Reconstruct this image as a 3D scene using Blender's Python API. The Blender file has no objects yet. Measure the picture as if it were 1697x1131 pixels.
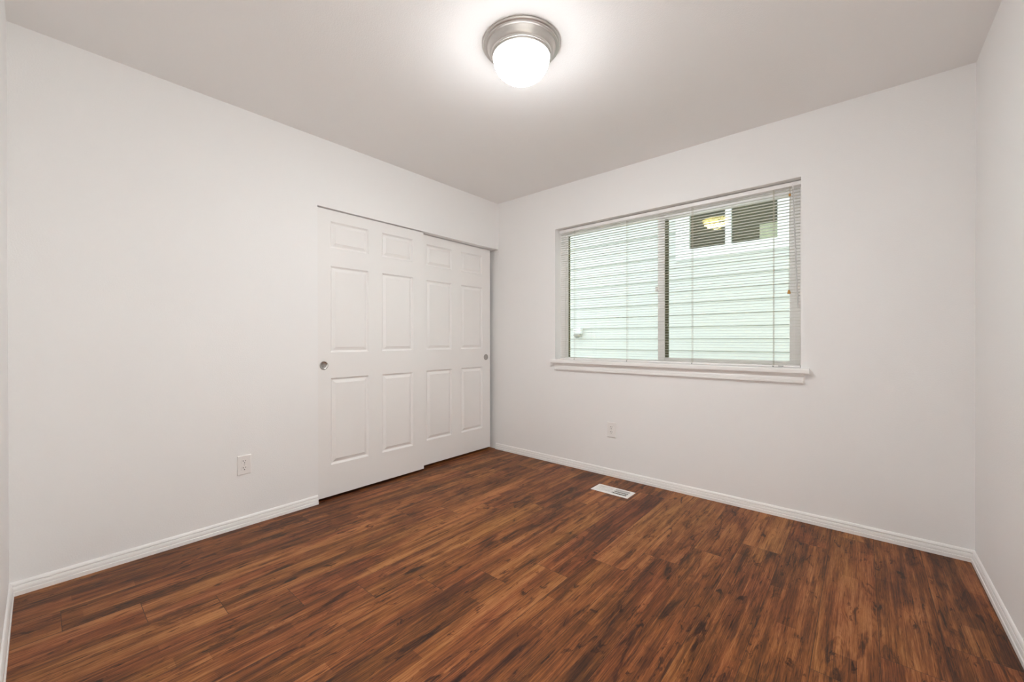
import bpy, bmesh, math, random
from mathutils import Matrix, Vector

S = bpy.context.scene
COL = S.collection

# ------------------------------------------------------------------ camera
yaw, pitch, roll = -0.7100, 0.0032, -0.0009
fw = Vector((math.sin(yaw)*math.cos(pitch), math.cos(yaw)*math.cos(pitch), -math.sin(pitch)))
rt = Vector((math.cos(yaw), -math.sin(yaw), 0.0))
up = rt.cross(fw)
r2 = rt*math.cos(roll) + up*math.sin(roll)
u2 = -rt*math.sin(roll) + up*math.cos(roll)
cd = bpy.data.cameras.new('camera')
cam = bpy.data.objects.new('camera', cd)
COL.objects.link(cam)
m = Matrix.Identity(4)
for i in range(3):
    m[i][0], m[i][1], m[i][2] = r2[i], u2[i], -fw[i]
m.translation = Vector((2.7398, -2.9771, 1.0906))
cam.matrix_world = m
cd.sensor_fit = 'HORIZONTAL'
cd.sensor_width = 36.0
cd.lens = 673.57/1697*36.0
cd.clip_start = 0.01
S.camera = cam

# ------------------------------------------------------------------ world, exposure
W = bpy.data.worlds.new('overcast_sky')
S.world = W
W.use_nodes = True
bg = W.node_tree.nodes['Background']
bg.inputs[0].default_value = (0.90, 0.96, 1.0, 1)
bg.inputs[1].default_value = 2.0
S.view_settings.view_transform = 'Standard'
S.view_settings.look = 'None'
S.view_settings.gamma = 1
S.view_settings.use_curve_mapping = False
S.view_settings.exposure = 0.09
S.cycles.max_bounces = 16
S.cycles.diffuse_bounces = 10
S.cycles.transparent_max_bounces = 24
LAMP = 172.0           # strength of the ceiling lamp's glass globe
HALL_FILL = 430.0           # strength of the unseen fill lamp added in the invented hallway

# ------------------------------------------------------------------ materials
def new_mat(name):
    mt = bpy.data.materials.new(name)
    mt.use_nodes = True
    nt = mt.node_tree
    return mt, nt, nt.nodes['Principled BSDF'], nt.nodes['Material Output']

def nd(nt, typ, **kw):
    n = nt.nodes.new(typ)
    for k, v in kw.items():
        setattr(n, k, v)
    return n

def math_n(nt, op, a, b=None, c=None):
    n = nt.nodes.new('ShaderNodeMath'); n.operation = op
    for i, v in enumerate((a, b, c)):
        if v is None: continue
        if isinstance(v, (int, float)): n.inputs[i].default_value = v
        else: nt.links.new(v, n.inputs[i])
    return n.outputs[0]

def plain(name, col, rough=0.5, metal=0.0, spec=0.5, bump=None):
    mt, nt, bs, out = new_mat(name)
    bs.inputs['Base Color'].default_value = (*col, 1)
    bs.inputs['Roughness'].default_value = rough
    bs.inputs['Metallic'].default_value = metal
    bs.inputs['Specular IOR Level'].default_value = spec
    if bump:
        sc, st, ds = bump
        tc = nd(nt, 'ShaderNodeTexCoord')
        no = nd(nt, 'ShaderNodeTexNoise')
        no.inputs['Scale'].default_value = sc
        no.inputs['Detail'].default_value = 3
        bp = nd(nt, 'ShaderNodeBump')
        bp.inputs['Strength'].default_value = st
        bp.inputs['Distance'].default_value = ds
        nt.links.new(tc.outputs['Object'], no.inputs['Vector'])
        nt.links.new(no.outputs['Fac'], bp.inputs['Height'])
        nt.links.new(bp.outputs['Normal'], bs.inputs['Normal'])
    return mt

def brushed(name, col, rough):
    mt, nt, bs, out = new_mat(name)
    bs.inputs['Base Color'].default_value = (*col, 1)
    bs.inputs['Metallic'].default_value = 1.0
    tc = nd(nt, 'ShaderNodeTexCoord')
    no = nd(nt, 'ShaderNodeTexNoise')
    no.inputs['Scale'].default_value = 60
    no.inputs['Detail'].default_value = 4
    mr = nd(nt, 'ShaderNodeMapRange')
    mr.inputs['To Min'].default_value = rough-0.05
    mr.inputs['To Max'].default_value = rough+0.07
    nt.links.new(tc.outputs['Object'], no.inputs['Vector'])
    nt.links.new(no.outputs['Fac'], mr.inputs['Value'])
    nt.links.new(mr.outputs['Result'], bs.inputs['Roughness'])
    return mt

def pane_mat(name, tint, refl, base=0.028):
    """thin window glass: tinted see-through plus an angle dependent mirror layer"""
    mt = bpy.data.materials.new(name); mt.use_nodes = True
    nt = mt.node_tree; nt.nodes.clear()
    out = nd(nt, 'ShaderNodeOutputMaterial')
    tr = nd(nt, 'ShaderNodeBsdfTransparent'); tr.inputs[0].default_value = (*tint, 1)
    gl = nd(nt, 'ShaderNodeBsdfGlossy'); gl.inputs['Roughness'].default_value = 0.015
    gl.inputs[0].default_value = (*refl, 1)
    lw = nd(nt, 'ShaderNodeLayerWeight'); lw.inputs[0].default_value = 0.5
    p = math_n(nt, 'POWER', lw.outputs['Facing'], 5.0)
    f = math_n(nt, 'MULTIPLY_ADD', p, 0.9, base)
    mx = nd(nt, 'ShaderNodeMixShader')
    nt.links.new(f, mx.inputs[0]); nt.links.new(tr.outputs[0], mx.inputs[1]); nt.links.new(gl.outputs[0], mx.inputs[2])
    nt.links.new(mx.outputs[0], out.inputs[0])
    return mt

def lamp_glass(name, strength=None):
    mt, nt, bs, out = new_mat(name)
    bs.inputs['Base Color'].default_value = (0.9, 0.88, 0.84, 1)
    bs.inputs['Roughness'].default_value = 0.25
    bs.inputs['Emission Color'].default_value = (0.965, 0.985, 1.0, 1)
    if strength:
        bs.inputs['Emission Strength'].default_value = strength
        return mt
    # emission graded by height: rim dimmed to weaken the ceiling halo, bottom strongest
    tc = nd(nt, 'ShaderNodeTexCoord'); sx = nd(nt, 'ShaderNodeSeparateXYZ')
    nt.links.new(tc.outputs['Object'], sx.inputs[0])
    mr = nd(nt, 'ShaderNodeMapRange', interpolation_type='SMOOTHSTEP')
    mr.inputs['From Min'].default_value = -0.085; mr.inputs['From Max'].default_value = -0.162
    mr.inputs['To Min'].default_value = LAMP*0.078; mr.inputs['To Max'].default_value = LAMP
    nt.links.new(sx.outputs[2], mr.inputs['Value'])
    nt.links.new(mr.outputs['Result'], bs.inputs['Emission Strength'])
    return mt

def wood_floor(name):
    mt, nt, bs, out = new_mat(name)
    L = nt.links
    tc = nd(nt, 'ShaderNodeTexCoord')
    sx = nd(nt, 'ShaderNodeSeparateXYZ'); L.new(tc.outputs['Object'], sx.inputs[0])
    X, Y = sx.outputs[0], sx.outputs[1]
    PW, PL = 0.178, 1.22
    xr = math_n(nt, 'DIVIDE', math_n(nt, 'SUBTRACT', X, 0.12), PW)
    row = math_n(nt, 'FLOOR', xr)
    fx = math_n(nt, 'SUBTRACT', xr, row)
    off = math_n(nt, 'MULTIPLY_ADD', row, 0.2175, -2.489-3*0.2175)
    yr = math_n(nt, 'DIVIDE', math_n(nt, 'SUBTRACT', Y, off), PL)
    col = math_n(nt, 'FLOOR', yr)
    fy = math_n(nt, 'SUBTRACT', yr, col)
    def wn(a, b, k):
        cb = nd(nt, 'ShaderNodeCombineXYZ')
        L.new(a, cb.inputs[0]); L.new(b, cb.inputs[1]); cb.inputs[2].default_value = k
        w = nd(nt, 'ShaderNodeTexWhiteNoise', noise_dimensions='3D'); L.new(cb.outputs[0], w.inputs['Vector'])
        return w.outputs['Value']
    rp = wn(row, col, 3.3)
    # printed strips inside a plank
    xs = math_n(nt, 'MULTIPLY', xr, 3.0)
    srow = math_n(nt, 'FLOOR', xs)
    soff = wn(srow, col, 8.1)
    ys = math_n(nt, 'ADD', math_n(nt, 'DIVIDE', Y, 0.62), math_n(nt, 'MULTIPLY', soff, 5.0))
    rs = wn(srow, math_n(nt, 'FLOOR', ys), 1.7)
    def noise(sxv, syv, detail, rough, dist=0.0, seed=0.0, zk=37.0):
        cb = nd(nt, 'ShaderNodeCombineXYZ')
        L.new(math_n(nt, 'MULTIPLY', X, sxv), cb.inputs[0])
        L.new(math_n(nt, 'MULTIPLY', Y, syv), cb.inputs[1])
        L.new(math_n(nt, 'MULTIPLY_ADD', rp, zk, seed), cb.inputs[2])
        n = nd(nt, 'ShaderNodeTexNoise')
        n.inputs['Scale'].default_value = 1.0
        n.inputs['Detail'].default_value = detail
        n.inputs['Roughness'].default_value = rough
        n.inputs['Distortion'].default_value = dist
        L.new(cb.outputs[0], n.inputs['Vector'])
        return n.outputs['Fac']
    streak = noise(30, 1.25, 5, 0.62, 0.35)
    cloud = noise(11, 2.6, 4, 0.6, 0.5, 11.0)
    grain = noise(240, 5, 4, 0.7, 0.5, 23.0)
    pore = noise(420, 22, 2, 0.6, 0.3, 5.0)
    knot = noise(26, 7, 4, 0.65, 1.2, 51.0)
    smudge = noise(17, 3.0, 5, 0.68, 0.9, 131.0)
    crack = noise(95, 4.5, 3, 0.6, 0.8, 71.0)
    t = math_n(nt, 'MULTIPLY_ADD', rp, 0.20, 0.0)
    t = math_n(nt, 'MULTIPLY_ADD', rs, 0.20, t)
    t = math_n(nt, 'MULTIPLY_ADD', streak, 1.25, t)
    t = math_n(nt, 'MULTIPLY_ADD', cloud, 0.85, t)
    t = math_n(nt, 'MULTIPLY_ADD', grain, 1.15, t)
    t = math_n(nt, 'MULTIPLY_ADD', pore, 0.45, t)
    t = math_n(nt, 'SUBTRACT', t, 1.47)
    ck = nd(nt, 'ShaderNodeMapRange'); ck.inputs['From Min'].default_value = 0.62; ck.inputs['From Max'].default_value = 0.70
    ck.inputs['To Max'].default_value = 0.42
    L.new(crack, ck.inputs['Value'])
    t = math_n(nt, 'SUBTRACT', t, ck.outputs['Result'])
    sg = nd(nt, 'ShaderNodeMapRange'); sg.inputs['From Min'].default_value = 0.55; sg.inputs['From Max'].default_value = 0.68
    sg.inputs['To Max'].default_value = 0.34; sg.inputs['To Min'].default_value = -0.05
    L.new(smudge, sg.inputs['Value'])
    t = math_n(nt, 'SUBTRACT', t, sg.outputs['Result'])
    kr = nd(nt, 'ShaderNodeMapRange'); kr.inputs['From Min'].default_value = 0.60; kr.inputs['From Max'].default_value = 0.72
    kr.inputs['To Max'].default_value = 0.62
    L.new(knot, kr.inputs['Value'])
    t = math_n(nt, 'SUBTRACT', t, kr.outputs['Result'])
    rmp = nd(nt, 'ShaderNodeValToRGB')
    cr = rmp.color_ramp
    stops = [(0.0, (0.024, 0.010, 0.006)), (0.25, (0.062, 0.022, 0.011)), (0.48, (0.132, 0.046, 0.019)),
             (0.70, (0.250, 0.095, 0.036)), (1.0, (0.42, 0.19, 0.080))]
    cr.elements[0].position = 0.0; cr.elements[0].color = (*stops[0][1], 1)
    cr.elements[1].position = 1.0; cr.elements[1].color = (*stops[-1][1], 1)
    for p, c in stops[1:-1]:
        e = cr.elements.new(p); e.color = (*c, 1)
    L.new(t, rmp.inputs['Fac'])
    # seams
    ex = math_n(nt, 'MULTIPLY', math_n(nt, 'MINIMUM', fx, math_n(nt, 'SUBTRACT', 1.0, fx)), PW)
    ey = math_n(nt, 'MULTIPLY', math_n(nt, 'MINIMUM', fy, math_n(nt, 'SUBTRACT', 1.0, fy)), PL)
    ed = math_n(nt, 'MINIMUM', ex, ey)
    sm = nd(nt, 'ShaderNodeMapRange'); sm.inputs['From Min'].default_value = 0.0004; sm.inputs['From Max'].default_value = 0.0014
    L.new(ed, sm.inputs['Value'])
    hv = noise(6, 1.4, 2, 0.5, 0.2, 91.0)
    hs = nd(nt, 'ShaderNodeHueSaturation')
    hm = nd(nt, 'ShaderNodeMapRange'); hm.inputs['From Min'].default_value = 0.3; hm.inputs['From Max'].default_value = 0.7
    hm.inputs['To Min'].default_value = 0.493; hm.inputs['To Max'].default_value = 0.506
    L.new(hv, hm.inputs['Value']); L.new(hm.outputs['Result'], hs.inputs['Hue'])
    hs.inputs['Saturation'].default_value = 1.06
    L.new(rmp.outputs['Color'], hs.inputs['Color'])
    mx = nd(nt, 'ShaderNodeMix', data_type='RGBA')
    L.new(sm.outputs['Result'], mx.inputs['Factor'])
    mx.inputs['A'].default_value = (0.045, 0.02, 0.012, 1)
    L.new(hs.outputs['Color'], mx.inputs['B'])
    L.new(mx.outputs['Result'], bs.inputs['Base Color'])
    rr = nd(nt, 'ShaderNodeMapRange'); rr.inputs['To Min'].default_value = 0.36; rr.inputs['To Max'].default_value = 0.52
    L.new(grain, rr.inputs['Value']); L.new(rr.outputs['Result'], bs.inputs['Roughness'])
    bs.inputs['Specular IOR Level'].default_value = 0.25
    hb = math_n(nt, 'MULTIPLY_ADD', sm.outputs['Result'], 0.8, math_n(nt, 'MULTIPLY', grain, 0.5))
    bp = nd(nt, 'ShaderNodeBump'); bp.inputs['Strength'].default_value = 0.25; bp.inputs['Distance'].default_value = 0.0012
    L.new(hb, bp.inputs['Height']); L.new(bp.outputs['Normal'], bs.inputs['Normal'])
    return mt

M = {}
M['wall'] = plain('painted_drywall', (0.89, 0.886, 0.878), 0.6, spec=0.3, bump=(170, 0.22, 0.0025))
M['ceiling'] = plain('ceiling_paint', (0.905, 0.898, 0.890), 0.75, spec=0.2, bump=(170, 0.28, 0.003))
M['floor'] = wood_floor('walnut_plank_floor')
M['trim'] = plain('white_trim_paint', (0.90, 0.89, 0.875), 0.35, bump=(25, 0.03, 0.002))
M['door'] = plain('white_door_paint', (0.875, 0.862, 0.845), 0.42, bump=(60, 0.04, 0.002))
M['vinyl'] = plain('white_window_vinyl', (0.95, 0.935, 0.93), 0.35, bump=(30, 0.02, 0.001))
M['blind'] = plain('white_blind_enamel', (0.89, 0.87, 0.86), 0.35, bump=(40, 0.02, 0.001))
M['slat'] = plain('blind_slat_enamel', (0.77, 0.76, 0.73), 0.4, bump=(40, 0.02, 0.001))  # greyer than the headrail: backlit shade put into the slat colour
M['cord'] = plain('blind_cord', (0.50, 0.46, 0.38), 0.8, bump=(400, 0.2, 0.0005))
M['wand'] = plain('clear_wand_plastic', (0.60, 0.59, 0.58), 0.15, bump=(80, 0.03, 0.0005))
M['tassel'] = plain('tassel_wood', (0.55, 0.27, 0.05), 0.5, bump=(150, 0.1, 0.0005))
M['olivestrip'] = plain('dark_olive', (0.13, 0.135, 0.075), 0.6, bump=(200, 0.1, 0.0005))  # even dark olive for the strips beside the panes
M['glass'] = pane_mat('room_window_glass', (0.955, 0.985, 0.970), (1.0, 0.80, 0.22), 0.075)
M['plate'] = plain('white_outlet_plastic', (0.86, 0.84, 0.82), 0.3, bump=(60, 0.02, 0.0005))
M['slot'] = plain('dark_slot', (0.02, 0.018, 0.016), 0.7, bump=(60, 0.02, 0.0005))
M['nickel'] = brushed('brushed_nickel', (0.60, 0.575, 0.55), 0.36)
M['chrome'] = brushed('satin_chrome', (0.46, 0.44, 0.42), 0.28)
M['globe'] = lamp_glass('glowing_ribbed_glass')
M['hallfill'] = lamp_glass('hall_fill_glow', HALL_FILL)  # glow of the fill lamp added in the hallway
M['carpet'] = plain('beige_carpet', (0.70, 0.68, 0.64), 0.95, spec=0.1, bump=(300, 0.4, 0.004))
M['register'] = plain('white_register_enamel', (0.84, 0.82, 0.79), 0.35, bump=(60, 0.02, 0.0005))
M['duct'] = plain('dark_duct', (0.03, 0.028, 0.026), 0.8, bump=(60, 0.05, 0.001))
M['siding'] = plain('pale_mint_siding', (0.72, 0.75, 0.73), 0.7, bump=(14, 0.12, 0.004))
M['outtrim'] = plain('white_house_trim', (0.90, 0.92, 0.92), 0.6, bump=(20, 0.06, 0.002))
M['houseglass'] = pane_mat('neighbour_glass', (0.80, 0.85, 0.82), (1, 1, 1))
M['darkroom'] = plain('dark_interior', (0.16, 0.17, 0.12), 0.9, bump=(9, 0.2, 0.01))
M['palepanel'] = plain('pale_beige', (0.95, 0.82, 0.66), 0.8, bump=(40, 0.1, 0.001))  # even pale beige for the square in the neighbour's pane
M['greyplastic'] = plain('grey_fixture_plastic', (0.35, 0.37, 0.36), 0.5, bump=(40, 0.05, 0.001))
M['gravel'] = plain('gravel_ground', (0.50, 0.50, 0.47), 0.95, bump=(30, 0.8, 0.02))
M['roof'] = plain('roof_shingle', (0.12, 0.12, 0.125), 0.9, bump=(20, 0.5, 0.01))

# ------------------------------------------------------------------ mesh helpers
def box(bm, x0, x1, y0, y1, z0, z1):
    v = [bm.verts.new(p) for p in ((x0,y0,z0),(x1,y0,z0),(x1,y1,z0),(x0,y1,z0),(x0,y0,z1),(x1,y0,z1),(x1,y1,z1),(x0,y1,z1))]
    for f in ((3,2,1,0),(4,5,6,7),(0,1,5,4),(1,2,6,5),(2,3,7,6),(3,0,4,7)):
        bm.faces.new([v[i] for i in f])

def hexa(bm, pts):
    v = [bm.verts.new(p) for p in pts]
    for f in ((3,2,1,0),(4,5,6,7),(0,1,5,4),(1,2,6,5),(2,3,7,6),(3,0,4,7)):
        bm.faces.new([v[i] for i in f])

def prism(bm, prof, a, b, fn, mitre0=0.0, mitre1=0.0):
    """prof: list of (d, z); swept from a to b; fn(s, d, z) gives the point; ends shift by mitre*d"""
    n = len(prof)
    A = [bm.verts.new(fn(a + mitre0*d, d, z)) for d, z in prof]
    B = [bm.verts.new(fn(b + mitre1*d, d, z)) for d, z in prof]
    for i in range(n):
        j = (i+1) % n
        bm.faces.new((A[i], A[j], B[j], B[i]))
    bm.faces.new(A[::-1]); bm.faces.new(B)

def lathe(bm, prof, seg=64, rib=None, centre=(0, 0)):
    rings = []
    for r, z in prof:
        ring = []
        for i in range(seg):
            a = 2*math.pi*i/seg
            rr = r
            if rib: rr = r*(1 + rib[1]*abs(math.sin(rib[0]*a/2)))
            if r < 1e-6:
                rr = 0
            ring.append((centre[0]+rr*math.cos(a), centre[1]+rr*math.sin(a), z))
        if r < 1e-6:
            rings.append([bm.verts.new((centre[0], centre[1], z))])
        else:
            rings.append([bm.verts.new(p) for p in ring])
    for k in range(len(rings)-1):
        A, B = rings[k], rings[k+1]
        for i in range(seg):
            j = (i+1) % seg
            if len(A) == 1 and len(B) == 1: continue
            if len(A) == 1: bm.faces.new((A[0], B[i], B[j]))
            elif len(B) == 1: bm.faces.new((A[i], A[j], B[0]))
            else: bm.faces.new((A[i], A[j], B[j], B[i]))

def tube(bm, pts, r, seg=8):
    pts = [Vector(p) for p in pts]
    rings = []
    for i, p in enumerate(pts):
        d = (pts[min(i+1, len(pts)-1)] - pts[max(i-1, 0)]).normalized()
        h = Vector((0, 1, 0)) if abs(d.y) < 0.8 else Vector((1, 0, 0))
        a = d.cross(h).normalized(); b = d.cross(a)
        rr = r[i] if isinstance(r, (list, tuple)) else r
        rings.append([bm.verts.new(p + rr*(a*math.cos(2*math.pi*k/seg) + b*math.sin(2*math.pi*k/seg))) for k in range(seg)])
    for A, B in zip(rings, rings[1:]):
        for k in range(seg):
            j = (k+1) % seg
            bm.faces.new((A[k], A[j], B[j], B[k]))
    bm.faces.new(rings[0][::-1]); bm.faces.new(rings[-1])

def build(name, bm, mat, parent=None, smooth=False, bevel=0.0, loc=None):
    bmesh.ops.recalc_face_normals(bm, faces=bm.faces)
    if loc is not None:
        bmesh.ops.translate(bm, verts=bm.verts, vec=-Vector(loc))
    me = bpy.data.meshes.new(name)
    bm.to_mesh(me); bm.free()
    me.materials.append(mat)
    o = bpy.data.objects.new(name, me)
    COL.objects.link(o)
    if loc is not None: o.location = loc
    if parent is not None:
        o.parent = parent
        # parts are modelled in world coordinates unless their parent is a relative empty
    if smooth:
        for p in me.polygons: p.use_smooth = True
        me.set_sharp_from_angle(angle=math.radians(38))
    if bevel > 0:
        b = o.modifiers.new('bevel', 'BEVEL'); b.width = bevel; b.segments = 2
        b.limit_method = 'ANGLE'; b.angle_limit = math.radians(40)
    return o

def boxes(*bs):
    bm = bmesh.new()
    for b in bs: box(bm, *b)
    return bm

def structure(o, label=None):
    o['kind'] = 'structure'
    if label: o['label'] = label
    return o

def thing(o, label, cat, group=None):
    o['label'] = label; o['category'] = cat
    if group: o['group'] = group
    return o

def empty(name, loc=(0, 0, 0)):
    o = bpy.data.objects.new(name, None)
    o.empty_display_size = 0.05
    COL.objects.link(o); o.location = loc
    return o

def part(name, bm, mat, parent, **kw):
    """a part modelled in world coordinates under a parent that sits at its own location"""
    l = parent.location.copy()
    q = parent.parent
    while q: l += q.location; q = q.parent
    bmesh.ops.translate(bm, verts=bm.verts, vec=-l)
    return build(name, bm, mat, parent, **kw)

# ------------------------------------------------------------------ room shell
RW, RL, RH = 3.162, 3.0635, 2.44
OY = -1.770            # left end of the closet opening
OH = 1.986             # height of the closet opening
WX0, WX1, WZ0, WZ1 = 0.685, 2.464, 0.900, 2.066
VX0, VX1, VY0, VY1 = 1.242, 1.527, -0.356, -0.222      # floor register
hx0, hx1, hy0, hy1 = VX0+.02, VX1-.02, VY0+.018, VY1-.018

structure(build('floor', boxes((-.78, hx0, -RL-.12, .14, -.08, 0), (hx1, RW+.12, -RL-.12, .14, -.08, 0),
                     (hx0, hx1, -RL-.12, hy0, -.08, 0), (hx0, hx1, hy1, .14, -.08, 0)), M['floor']),
          'reddish brown walnut plank floor')
structure(build('ceiling', boxes((-.78, RW+.12, -RL-.12, .14, RH, RH+.12)), M['ceiling']), 'pale grey textured ceiling')
structure(build('wall_left', boxes((-.115, 0, -RL, OY, 0, RH), (-.115, 0, OY, 0, OH, RH)), M['wall']),
          'off white left wall with the closet opening')
structure(build('wall_back', boxes((-.78, WX0, 0, .14, 0, RH), (WX1, RW+.12, 0, .14, 0, RH),
                     (WX0, WX1, 0, .14, 0, WZ0), (WX0, WX1, 0, .14, WZ1, RH)), M['wall']), 'off white wall with the window')
structure(build('wall_right', boxes((RW, RW+.12, -RL, -2.97, 0, RH), (RW, RW+.12, -2.13, 0, 0, RH), (RW, RW+.12, -2.97, -2.13, 2.05, RH)), M['wall']), 'off white wall at the right edge')  # unseen doorway added here to let the hall fill light in
DX0, DX1 = 2.26, 2.98  # front doorway, also added for the hall fill light
structure(build('wall_front', boxes((-.115, DX0, -RL-.12, -RL, 0, RH), (DX1, RW+.12, -RL-.12, -RL, 0, RH), (DX0, DX1, -RL-.12, -RL, 2.05, RH)), M['wall']), 'off white wall at the left edge')
# unseen doorways and hallway, added with a lamp to brighten walls near the camera
DY0, DY1, DZ = -2.97, -2.13, 2.05
HX0, HX1, HA, HB = RW+.12, RW+.12+1.25, -4.2, 0.14
structure(build('wall_added_hall', boxes((HX1, HX1+.1, HA, HB, 0, RH), (.2, HX1+.1, HA-.1, HA, 0, RH), (HX0, HX1+.1, HB, HB+.1, 0, RH),
                     (.1, .2, HA-.1, -RL-.12, 0, RH)), M['wall']), 'added unseen hallway walls behind the doorways')
structure(build('floor_added_hall', boxes((HX0, HX1, HA, HB, -.08, 0), (.2, HX0, HA, -RL-.12, -.08, 0)), M['carpet']), 'beige carpet in the added unseen hallway')
structure(build('ceiling_added_hall', boxes((HX0, HX1, HA, HB, RH, RH+.12), (.2, HX0, HA, -RL-.12, RH, RH+.12)), M['ceiling']), 'ceiling of the added unseen hallway')
hlx, hly = HX0+.62, -.75  # added fill lamp, placed out of view
hl = thing(empty('hall_fill_light', (hlx, hly, RH)), 'unseen dome lamp added on the hallway ceiling to brighten the room', 'lamp')
bm = bmesh.new(); lathe(bm, [(0, 2.4395), (.17, 2.4395), (.168, 2.425), (.155, 2.418), (0, 2.418)], 48, centre=(hlx, hly))
part('canopy', bm, M['nickel'], hl, smooth=True)
bm = bmesh.new(); lathe(bm, [(.15, 2.4175), (.145, 2.39), (.12, 2.355), (.07, 2.335), (0, 2.33)], 48, centre=(hlx, hly))
part('glass_dome', bm, M['hallfill'], hl, smooth=True)
structure(build('wall_closet', boxes((-.78, -.70, -2.10, 0, 0, RH), (-.70, -.115, -2.10, -2.02, 0, RH)), M['wall']),
          'closet walls behind the sliding doors')

# baseboards: (depth, height) profile
BP = [(0, 0), (.0140, 0), (.0140, .0170), (.0128, .0185), (.0088, .0190), (.0088, .0215), (.0112, .0222), (.0108, .030), (.0088, .0385),
      (.0052, .0405), (.0052, .0430), (.0086, .0440), (.0086, .0475), (.0066, .0530), (.0040, .0570), (.0015, .0585), (0, .0585)]
def baseboard(name, a, b, fn, m0, m1, lab):
    bm = bmesh.new()
    prism(bm, BP, a, b, fn, m0, m1)
    structure(build(name, bm, M['trim']), lab)
baseboard('baseboard_left', -RL, OY-.002, lambda s, d, z: (d, s, z), 1, 0, 'white baseboard along the left wall')
baseboard('baseboard_back', -.030, RW, lambda s, d, z: (s, -d, z), 0, -1, 'white baseboard below the window')
baseboard('baseboard_right', DY1, 0, lambda s, d, z: (RW-d, s, z), 0, -1, 'white baseboard along the right wall')
baseboard('baseboard_front', 0, DX0, lambda s, d, z: (s, -RL+d, z), 1, 0, 'white baseboard at the left edge')

# ------------------------------------------------------------------ sliding closet doors
PZ = [(.231, .828), (1.004, 1.598), (1.722, 1.905)]
def door(name, y0, y1, xf, z0, z1, cols, py, pz, lab):
    bm = bmesh.new()
    th = .035
    ys = sorted({y0, y1, *[v for c in cols for v in c]})
    zs = sorted({z0, z1, *[v for c in PZ for v in c]})
    def q(pts): bm.faces.new([bm.verts.new(p) for p in pts])
    def ring(a, b):   # a, b: (y0,y1,z0,z1,x)
        A = [(a[4], a[0], a[2]), (a[4], a[1], a[2]), (a[4], a[1], a[3]), (a[4], a[0], a[3])]
        B = [(b[4], b[0], b[2]), (b[4], b[1], b[2]), (b[4], b[1], b[3]), (b[4], b[0], b[3])]
        for i in range(4):
            j = (i+1) % 4
            q((A[i], A[j], B[j], B[i]))
    for i in range(len(ys)-1):
        for k in range(len(zs)-1):
            a, b, c, d = ys[i], ys[i+1], zs[k], zs[k+1]
            if (a, b) in cols and (c, d) in PZ:
                lv = [(0, 0), (.002, -.0020), (.009, -.0105), (.012, -.0120), (.016, -.0120), (.034, -.0035), (.0355, -.0022)]
                rs = [(a+s, b-s, c+s, d-s, xf+h) for s, h in lv]
                for r0, r1 in zip(rs, rs[1:]): ring(r0, r1)
                e = rs[-1]
                q(((e[4], e[0], e[2]), (e[4], e[1], e[2]), (e[4], e[1], e[3]), (e[4], e[0], e[3])))
            else:
                q(((xf, a, c), (xf, b, c), (xf, b, d), (xf, a, d)))
    xb = xf-th
    q(((xb, y0, z0), (xb, y0, z1), (xb, y1, z1), (xb, y1, z0)))
    q(((xf, y0, z0), (xf, y0, z1), (xb, y0, z1), (xb, y0, z0)))
    q(((xf, y1, z0), (xb, y1, z0), (xb, y1, z1), (xf, y1, z1)))
    q(((xf, y0, z0), (xb, y0, z0), (xb, y1, z0), (xf, y1, z0)))
    q(((xf, y0, z1), (xf, y1, z1), (xb, y1, z1), (xb, y0, z1)))
    bmesh.ops.remove_doubles(bm, verts=bm.verts, dist=1e-5)
    o = structure(build(name, bm, M['door'], bevel=0), lab)
    # round flush pull: raised rim and shallow cup
    bm = bmesh.new()
    prof = [(.0, .0006), (.018, .0006), (.0215, .0014), (.0235, .0030), (.0262, .0034), (.0285, .0026), (.0292, .0)]
    lathe(bm, prof, 40)
    bmesh.ops.rotate(bm, verts=bm.verts, cent=(0, 0, 0), matrix=Matrix.Rotation(math.pi/2, 3, 'Y'))
    bmesh.ops.translate(bm, verts=bm.verts, vec=(xf+.0002, py, pz))
    p = build('flush_pull', bm, M['chrome'], o, smooth=True)
    p['label'] = 'round satin metal finger pull'
    return o
door('door_1', OY+.002, -.893, -.020, .018, 1.981, [(-1.674, -1.389), (-1.279, -.998)], -1.721, .917,
     'front sliding closet door with six raised panels')
door('door_2', -.936, -.050, -.065, .026, 1.981, [(-.829, -.547), (-.434, -.156)], -.109, .920,
     'rear sliding closet door beside the room corner')

# ------------------------------------------------------------------ window
win = structure(empty('window_1', (WX0, .0, WZ0)), 'white vinyl sliding window on the back wall')
bm = boxes((WX0, WX1, .088, .150, 2.030, WZ1), (WX0, WX1, .088, .150, WZ0+.018, .930),
           (WX0, .735, .088, .150, .930, 2.030), (2.425, WX1, .088, .150, .930, 2.030))
part('window_frame', bm, M['vinyl'], win, bevel=.002)
# fixed light at the left: a slim bead round the glass
bm = boxes((.735, .757, .096, .128, .930, 2.030), (.757, 1.566, .096, .128, 2.013, 2.030), (.757, 1.566, .096, .128, .930, .9345))
part('glazing_bead', bm, M['vinyl'], win, bevel=.0015)
bm = boxes((.757, .765, .1065, .122, .9345, 2.013))
part('olive_strip', bm, M['olivestrip'], win)['label'] = 'dark olive strip beside the left pane'
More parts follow.
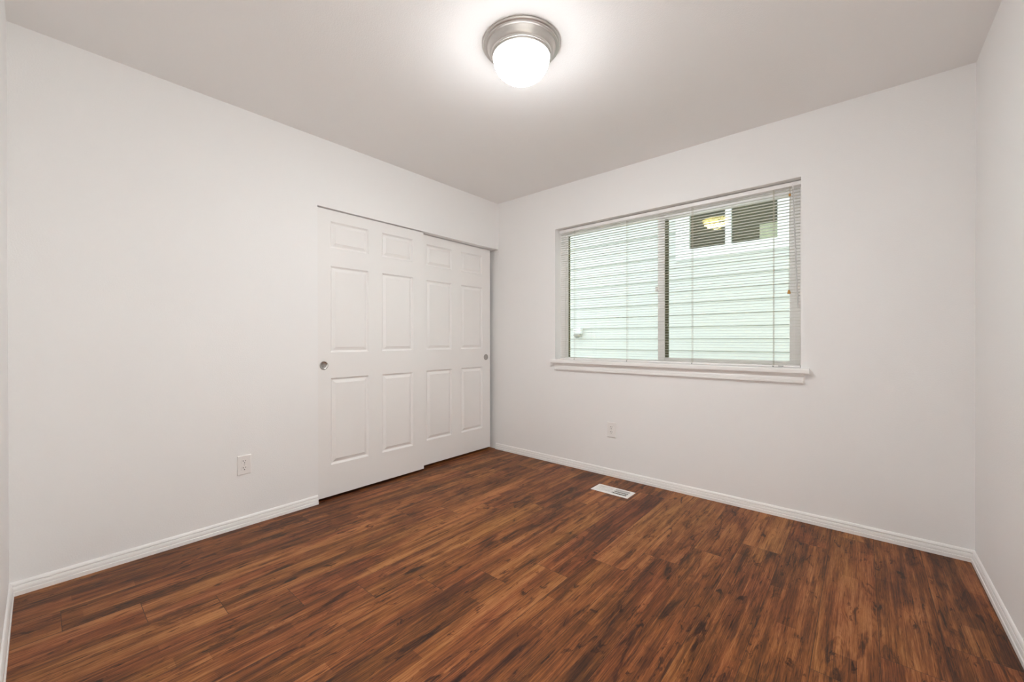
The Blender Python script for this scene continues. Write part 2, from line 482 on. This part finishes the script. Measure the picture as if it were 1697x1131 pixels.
# sliding sash at the right
sash = empty('sliding_sash', (0, 0, 0)); sash.parent = win
bm = boxes((1.566, 1.6175, .090, .140, .930, 2.030), (1.6175, 2.425, .094, .128, 1.994, 2.030),
           (1.6175, 2.425, .094, .128, .930, .9535), (2.398, 2.425, .094, .128, .9535, 1.994))
part('sash_frame', bm, M['vinyl'], sash, bevel=.0015)
bm = boxes((1.6175, 1.639, .099, .122, .9535, 1.994))
part('olive_strip', bm, M['olivestrip'], sash)['label'] = 'dark olive strip beside the meeting stile'
bm = boxes((1.552, 1.572, .074, .0895, 1.452, 1.492))
part('sash_lock', bm, M['vinyl'], sash, bevel=.004)
part('pane', boxes((1.639, 2.398, .106, .110, .9535, 1.994)), M['glass'], sash)
part('pane', boxes((.765, 1.566, .106, .110, .9345, 2.013)), M['glass'], win)
# stool and apron
bm = bmesh.new()
# part inside the reveal and the nosing with its ears
box(bm, WX0, WX1, -.002, .088, WZ0, WZ0+.0175)
NP = [(0, WZ0-.014), (0, WZ0+.0175), (.034, WZ0+.0175), (.037, WZ0+.015), (.038, WZ0+.010), (.038, WZ0-.008), (.036, WZ0-.013), (.033, WZ0-.014)]
prism(bm, NP, .655, 2.508, lambda s, d, z: (s, -d, z))
part('window_sill', bm, M['trim'], win)
bm = bmesh.new()
AP = [(0, .828), (.016, .828), (.0175, .831), (.0175, .840), (.0165, .8415), (.0115, .842), (.0115, .845), (.0150, .846), (.0140, .858), (.0100, .868), (.0075, .872), (.0075, .8855), (0, .8855)]
prism(bm, AP, .680, 2.486, lambda s, d, z: (s, -d, z), 0.5, -0.5)
part('window_apron', bm, M['trim'], win)

# ------------------------------------------------------------------ venetian blind
BX0, BX1 = .703, 2.459
blind = thing(empty('venetian_blind', ((BX0+BX1)/2, .058, 2.06)), 'white horizontal venetian blind with open slats hanging in the window', 'blind')
bm = bmesh.new()
HP = [(.042, 2.0345), (.042, 2.056), (.044, 2.0600), (.074, 2.0600), (.076, 2.056), (.076, 2.0345), (.074, 2.0335), (.044, 2.0335)]
prism(bm, HP, BX0, BX1, lambda s, d, z: (s, d, z))
part('headrail', bm, M['blind'], blind)
random.seed(4)
bm = bmesh.new()
z = .9385
while z < 2.028:
    dz = random.uniform(-.0006, .0006); tl = random.uniform(-.0008, .0008)
    n = 4; yy = [.0465 + .0225*i/n for i in range(n+1)]
    crown = lambda i: .0013*(1-((i-n/2)/(n/2))**2)
    rows = []
    for sgn in (0, 1):
        rows.append([[bm.verts.new((x, yy[i], z+dz+crown(i)+tl*(i/n-.5)-sgn*.0004)) for i in range(n+1)] for x in (BX0+.004, BX1-.004)])
    for a in rows:
        for i in range(n): bm.faces.new((a[0][i], a[0][i+1], a[1][i+1], a[1][i]))
    for e in (0, 1):
        for i in range(n): bm.faces.new((rows[0][e][i], rows[0][e][i+1], rows[1][e][i+1], rows[1][e][i]))
    for i in (0, n): bm.faces.new((rows[0][0][i], rows[0][1][i], rows[1][1][i], rows[1][0][i]))
    z += .0192
part('slats', bm, M['slat'], blind)
bm = bmesh.new()
RP = [(.0455, .9185), (.0455, .9285), (.048, .9305), (.068, .9305), (.0705, .9285), (.0705, .9185)]
prism(bm, RP, BX0+.002, BX1-.002, lambda s, d, z: (s, d, z))
part('bottom_rail', bm, M['blind'], blind)
for x in (.852, 1.335, 1.826, 2.317):
    bm = bmesh.new()
    for yv in (.0445, .0715): tube(bm, [(x, yv, 2.034), (x, yv, .925)], .0009, 6)
    tube(bm, [(x+.006, .0445, 2.034), (x+.006, .0445, .925)], .0007, 6)
    c = part('ladder_cord', bm, M['cord'], blind)
    bm = bmesh.new(); lathe(bm, [(0, 0), (.0045, 0), (.0045, .002), (0, .0025)], 16)
    bmesh.ops.rotate(bm, verts=bm.verts, cent=(0, 0, 0), matrix=Matrix.Rotation(math.pi/2, 3, 'X'))
    bmesh.ops.translate(bm, verts=bm.verts, vec=(x, .0455, .921))
    b = part('cord_button', bm, M['greyplastic'], blind)
bm = bmesh.new()
tube(bm, [(2.418, .040, 2.042), (2.419, .034, 2.036), (2.421, .031, 2.024), (2.422, .032, 2.010)], .0028, 8)
w = part('wand_hook', bm, M['blind'], blind)
bm = bmesh.new()
tube(bm, [(2.4215, .033, 2.012), (2.432, .034, 1.70), (2.447, .036, 1.285)], .0034, 6)
part('tilt_wand', bm, M['wand'], blind)['label'] = 'thin grey tilt wand'
bm = bmesh.new()
tube(bm, [(2.404, .040, 2.036), (2.4035, .036, 1.90), (2.402, .036, 1.389)], .0009, 6)
tube(bm, [(2.408, .040, 2.036), (2.406, .036, 1.90), (2.4005, .036, 1.389)], .0009, 6)
pc = part('pull_cord', bm, M['cord'], blind)
bm = bmesh.new(); lathe(bm, [(0, 1.372), (.0085, 1.372), (.0090, 1.377), (.0070, 1.387), (.0045, 1.395), (0, 1.396)], 20, centre=(2.401, .036))
part('tassel', bm, M['tassel'], blind, smooth=True)['label'] = 'small amber wooden cord tassel'
bm = bmesh.new(); lathe(bm, [(0, 1.972), (.005, 1.973), (.0062, 1.980), (.005, 1.988), (0, 1.989)], 16, centre=(2.4045, .036))
part('cord_bead', bm, M['tassel'], blind, smooth=True)['label'] = 'small amber bead on the pull cord'
part('maker_tag', boxes((2.344, 2.372, .0440, .0456, .9215, .9265)), M['greyplastic'], blind)['label'] = 'small grey tag on the bottom rail'

# ------------------------------------------------------------------ ceiling lamp
LX, LY = 1.557, -1.533
lamp = thing(empty('ceiling_light', (LX, LY, RH)), 'round flush ceiling lamp with brushed nickel rim and glowing glass dome', 'lamp')
bm = bmesh.new()
CP = [(0, 2.4395), (.1755, 2.4395), (.1765, 2.4345), (.174, 2.4300), (.1675, 2.4275), (.1665, 2.4235), (.1630, 2.4220), (.1570, 2.4215),
      (.1530, 2.4160), (.1490, 2.4060), (.1450, 2.3985), (.1400, 2.3940), (.1395, 2.3890), (.1375, 2.3850), (.1340, 2.3840), (.1335, 2.3800),
      (.1310, 2.3770), (.1270, 2.3775), (.1240, 2.3850), (0, 2.3850)]
lathe(bm, CP, 96, centre=(LX, LY))
part('canopy', bm, M['nickel'], lamp, smooth=True)['label'] = 'brushed nickel stepped rim'
bm = bmesh.new()
GP = []
for i in range(15):
    a = math.pi/2*i/14
    GP.append((.1265*math.cos(a)**.9 if i < 14 else 0, 2.3765 - .098*math.sin(a)))
lathe(bm, [(.118, 2.3835), (.1262, 2.3830)] + GP, 144, rib=(48, .012), centre=(LX, LY))
part('glass_dome', bm, M['globe'], lamp, smooth=True)['label'] = 'glowing ribbed glass dome'

# ------------------------------------------------------------------ wall outlets
def outlet(loc, rot, label, w, h):
    root = thing(empty('wall_outlet', loc), label, 'outlet')
    root.rotation_euler = (0, 0, rot)
    # local frame: x along the wall, -y into the room
    bm = bmesh.new()
    def lay(s, d): return [(-w/2+s, -d, -h/2+s), (w/2-s, -d, -h/2+s), (w/2-s, -d, h/2-s), (-w/2+s, -d, h/2-s)]
    rings = [[bm.verts.new(p) for p in lay(s, d)] for s, d in ((0, 0.0002), (0, .0022), (.0016, .0048), (.004, .0060))]
    for A, B in zip(rings, rings[1:]):
        for i in range(4): bm.faces.new((A[i], A[(i+1) % 4], B[(i+1) % 4], B[i]))
    bm.faces.new(rings[-1]); bm.faces.new(rings[0][::-1])
    build('cover_plate', bm, M['plate'], root)
    for sz in (.0195, -.0195):
        bm = bmesh.new()
        pts = []
        for i in range(40):
            a = 2*math.pi*i/40
            pts.append((.0172*math.cos(a), max(-.0138, min(.0138, .0172*math.sin(a)))))
        A = [bm.verts.new((x, -.0058, z+sz)) for x, z in pts]
        B = [bm.verts.new((x*.97, -.0078, z*.97+sz)) for x, z in pts]
        for i in range(40): bm.faces.new((A[i], A[(i+1) % 40], B[(i+1) % 40], B[i]))
        bm.faces.new(B)
        rc = build('receptacle', bm, M['plate'], root)
        bm = boxes((-.0078, -.0052, -.00805, -.0076, sz+.0008, sz+.0092), (.0052, .0078, -.00805, -.0076, sz+.0018, sz+.0084))
        lathe(bm, [(0, 0), (.0026, 0), (.0026, .0004), (0, .0004)], 14)
        vs = [v for v in bm.verts][16:]
        bmesh.ops.rotate(bm, verts=vs, cent=(0, 0, 0), matrix=Matrix.Rotation(math.pi/2, 3, 'X'))
        bmesh.ops.translate(bm, verts=vs, vec=(0, -.0077, sz-.0070))
        build('slots', bm, M['slot'], rc)['label'] = 'dark plug slots'
    bm = bmesh.new(); lathe(bm, [(0, 0), (.0032, 0), (.0026, .0012), (0, .0014)], 16)
    bmesh.ops.rotate(bm, verts=bm.verts, cent=(0, 0, 0), matrix=Matrix.Rotation(math.pi/2, 3, 'X'))
    bmesh.ops.translate(bm, verts=bm.verts, vec=(0, -.0058, 0))
    build('screw', bm, M['nickel'], root)
    return root
outlet((0, -2.197, .3595), math.pi/2, 'white duplex power outlet on the left wall near the closet doors', .071, .112)
outlet((1.229, 0, .3705), 0, 'white duplex power outlet on the back wall below the window', .077, .121)

# ------------------------------------------------------------------ floor register
reg = thing(empty('floor_vent', ((VX0+VX1)/2, (VY0+VY1)/2, 0)), 'white metal floor vent set in the brown plank floor below the window', 'vent')
xm = 1.384
ix0, ix1, iy0, iy1 = VX0+.024, VX1-.024, VY0+.024, VY1-.024
bm = bmesh.new()
def rim(s, z): return [(VX0+s, VY0+s, z), (VX1-s, VY0+s, z), (VX1-s, VY1-s, z), (VX0+s, VY1-s, z)]
def hole(z): return [(ix0, iy0, z), (ix1, iy0, z), (ix1, iy1, z), (ix0, iy1, z)]
rings = [[bm.verts.new(p) for p in q] for q in (rim(0, .0002), rim(.002, .0030), rim(.006, .0045), hole(.0045), hole(-.012), hole(-.0119))]
for A, B in zip(rings[:5], rings[1:5]):
    for i in range(4): bm.faces.new((A[i], A[(i+1) % 4], B[(i+1) % 4], B[i]))
for v in rings[5]: bm.verts.remove(v)
box(bm, xm-.006, xm+.006, iy0, iy1, -.006, .0044)
part('frame', bm, M['register'], reg)
def fins(x0, x1, n, sgn):
    bm = bmesh.new()
    for k in range(n):
        x = x0 + (x1-x0)*(k+.5)/n
        d = .0048; t = .0006
        hexa(bm, [(x-sgn*d-t, iy0, -.0055), (x-sgn*d+t, iy0, -.0055), (x-sgn*d+t, iy1, -.0055), (x-sgn*d-t, iy1, -.0055),
                  (x+sgn*d-t, iy0, .0036), (x+sgn*d+t, iy0, .0036), (x+sgn*d+t, iy1, .0036), (x+sgn*d-t, iy1, .0036)])
    for q in (1/3, 2/3):
        yv = iy0 + (iy1-iy0)*q
        box(bm, x0, x1, yv-.003, yv+.003, -.001, .0038)
    return bm
part('louvers', fins(ix0, xm-.006, 10, -1), M['register'], reg)
part('louvers', fins(xm+.006, ix1, 10, 1), M['register'], reg)
bm = bmesh.new()
box(bm, hx0, hx1, hy0, hy1, -.078, -.070)
part('duct', bm, M['duct'], reg)['label'] = 'dark duct below the louvers'

# ------------------------------------------------------------------ outside: ground and the neighbouring house
structure(build('ground', boxes((-14, 16, .145, 16, -.70, -.50)), M['gravel']), 'ground between the houses')
HY = 3.03
house = thing(empty('neighbouring_house', (1.4, HY, -.50)), 'pale mint house with lap siding seen through the blind', 'house')
E0, Z0 = .170, 1.10 - .170*9
hole_x, hole_z = (.80, 2.03), (2.30, 3.42)
bm = bmesh.new()
for k in range(0, 34):
    z0 = Z0 + E0*k; z1 = z0 + E0
    spans = [(-7, 9)]
    if z1 > hole_z[0]+.02 and z0 < hole_z[1]-.02: spans = [(-7, hole_x[0]), (hole_x[1], 9)]
    for x0, x1 in spans:
        hexa(bm, [(x0, HY-.019, z0+.006), (x1, HY-.019, z0+.006), (x1, HY+.03, z0), (x0, HY+.03, z0),
                  (x0, HY-.001, z1), (x1, HY-.001, z1), (x1, HY+.03, z1), (x0, HY+.03, z1)])
part('siding', bm, M['siding'], house)
part('house_walls', boxes((-7, -6.9, HY+.03, 9, -.5, 5.35), (8.9, 9, HY+.03, 9, -.5, 5.35), (-7, 9, 8.9, 9, -.5, 5.35)), M['siding'], house)
bm = bmesh.new()
prism(bm, [(HY-.10, 5.35), (9.3, 5.35), (6.1, 6.6)], -7.2, 9.2, lambda s, d, z: (s, d, z))
part('roof', bm, M['roof'], house)
hw = empty('house_window', (0, 0, 0)); hw.parent = house
a, b, c, d = .712, 2.125, 2.218, 3.50
bm = boxes((a, b, HY-.036, HY+.0, c, 2.345), (a, b, HY-.036, HY+.0, 3.39, d), (a, .825, HY-.036, HY, 2.345, 3.39), (2.010, b, HY-.036, HY, 2.345, 3.39))
part('window_trim', bm, M['outtrim'], hw)
bm = boxes((.825, 2.010, HY-.012, HY+.05, 2.345, 2.366), (.825, 2.010, HY-.012, HY+.05, 3.33, 3.39), (.825, .893, HY-.012, HY+.05, 2.366, 3.33),
           (1.946, 2.010, HY-.012, HY+.05, 2.366, 3.33), (1.353, 1.426, HY-.012, HY+.05, 2.366, 3.33))
part('window_sash', bm, M['outtrim'], hw)
part('pane', boxes((.893, 1.353, HY+.012, HY+.016, 2.366, 3.33)), M['houseglass'], hw)
part('pane', boxes((1.426, 1.946, HY+.012, HY+.016, 2.366, 3.33)), M['houseglass'], hw)
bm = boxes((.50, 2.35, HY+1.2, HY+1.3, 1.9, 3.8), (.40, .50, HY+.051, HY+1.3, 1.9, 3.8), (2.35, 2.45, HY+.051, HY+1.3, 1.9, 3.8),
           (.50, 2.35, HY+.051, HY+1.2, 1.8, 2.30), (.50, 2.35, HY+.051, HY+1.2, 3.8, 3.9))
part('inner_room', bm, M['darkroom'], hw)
part('pale_panel', boxes((1.748, 1.945, HY+.020, HY+.030, 2.3005, 2.566)), M['palepanel'], hw, bevel=.002)['label'] = 'pale panel in the lower right corner of the pane'
fx = thing(empty('exterior_light', (-.895, HY-.026, 1.20)), 'small white box fixture with grey round underside on the mint siding', 'light fixture')
bm = boxes((-.965, -.825, HY-.104, HY-.0245, 1.188, 1.283))
part('housing', bm, M['outtrim'], fx, bevel=.008)
bm = bmesh.new(); lathe(bm, [(0, 1.112), (.026, 1.116), (.040, 1.132), (.048, 1.150), (.066, 1.158), (.066, 1.170), (.050, 1.188), (0, 1.188)], 28, centre=(-.895, HY-.090))
part('lamp_cup', bm, M['greyplastic'], fx, smooth=True)['label'] = 'grey round underside'
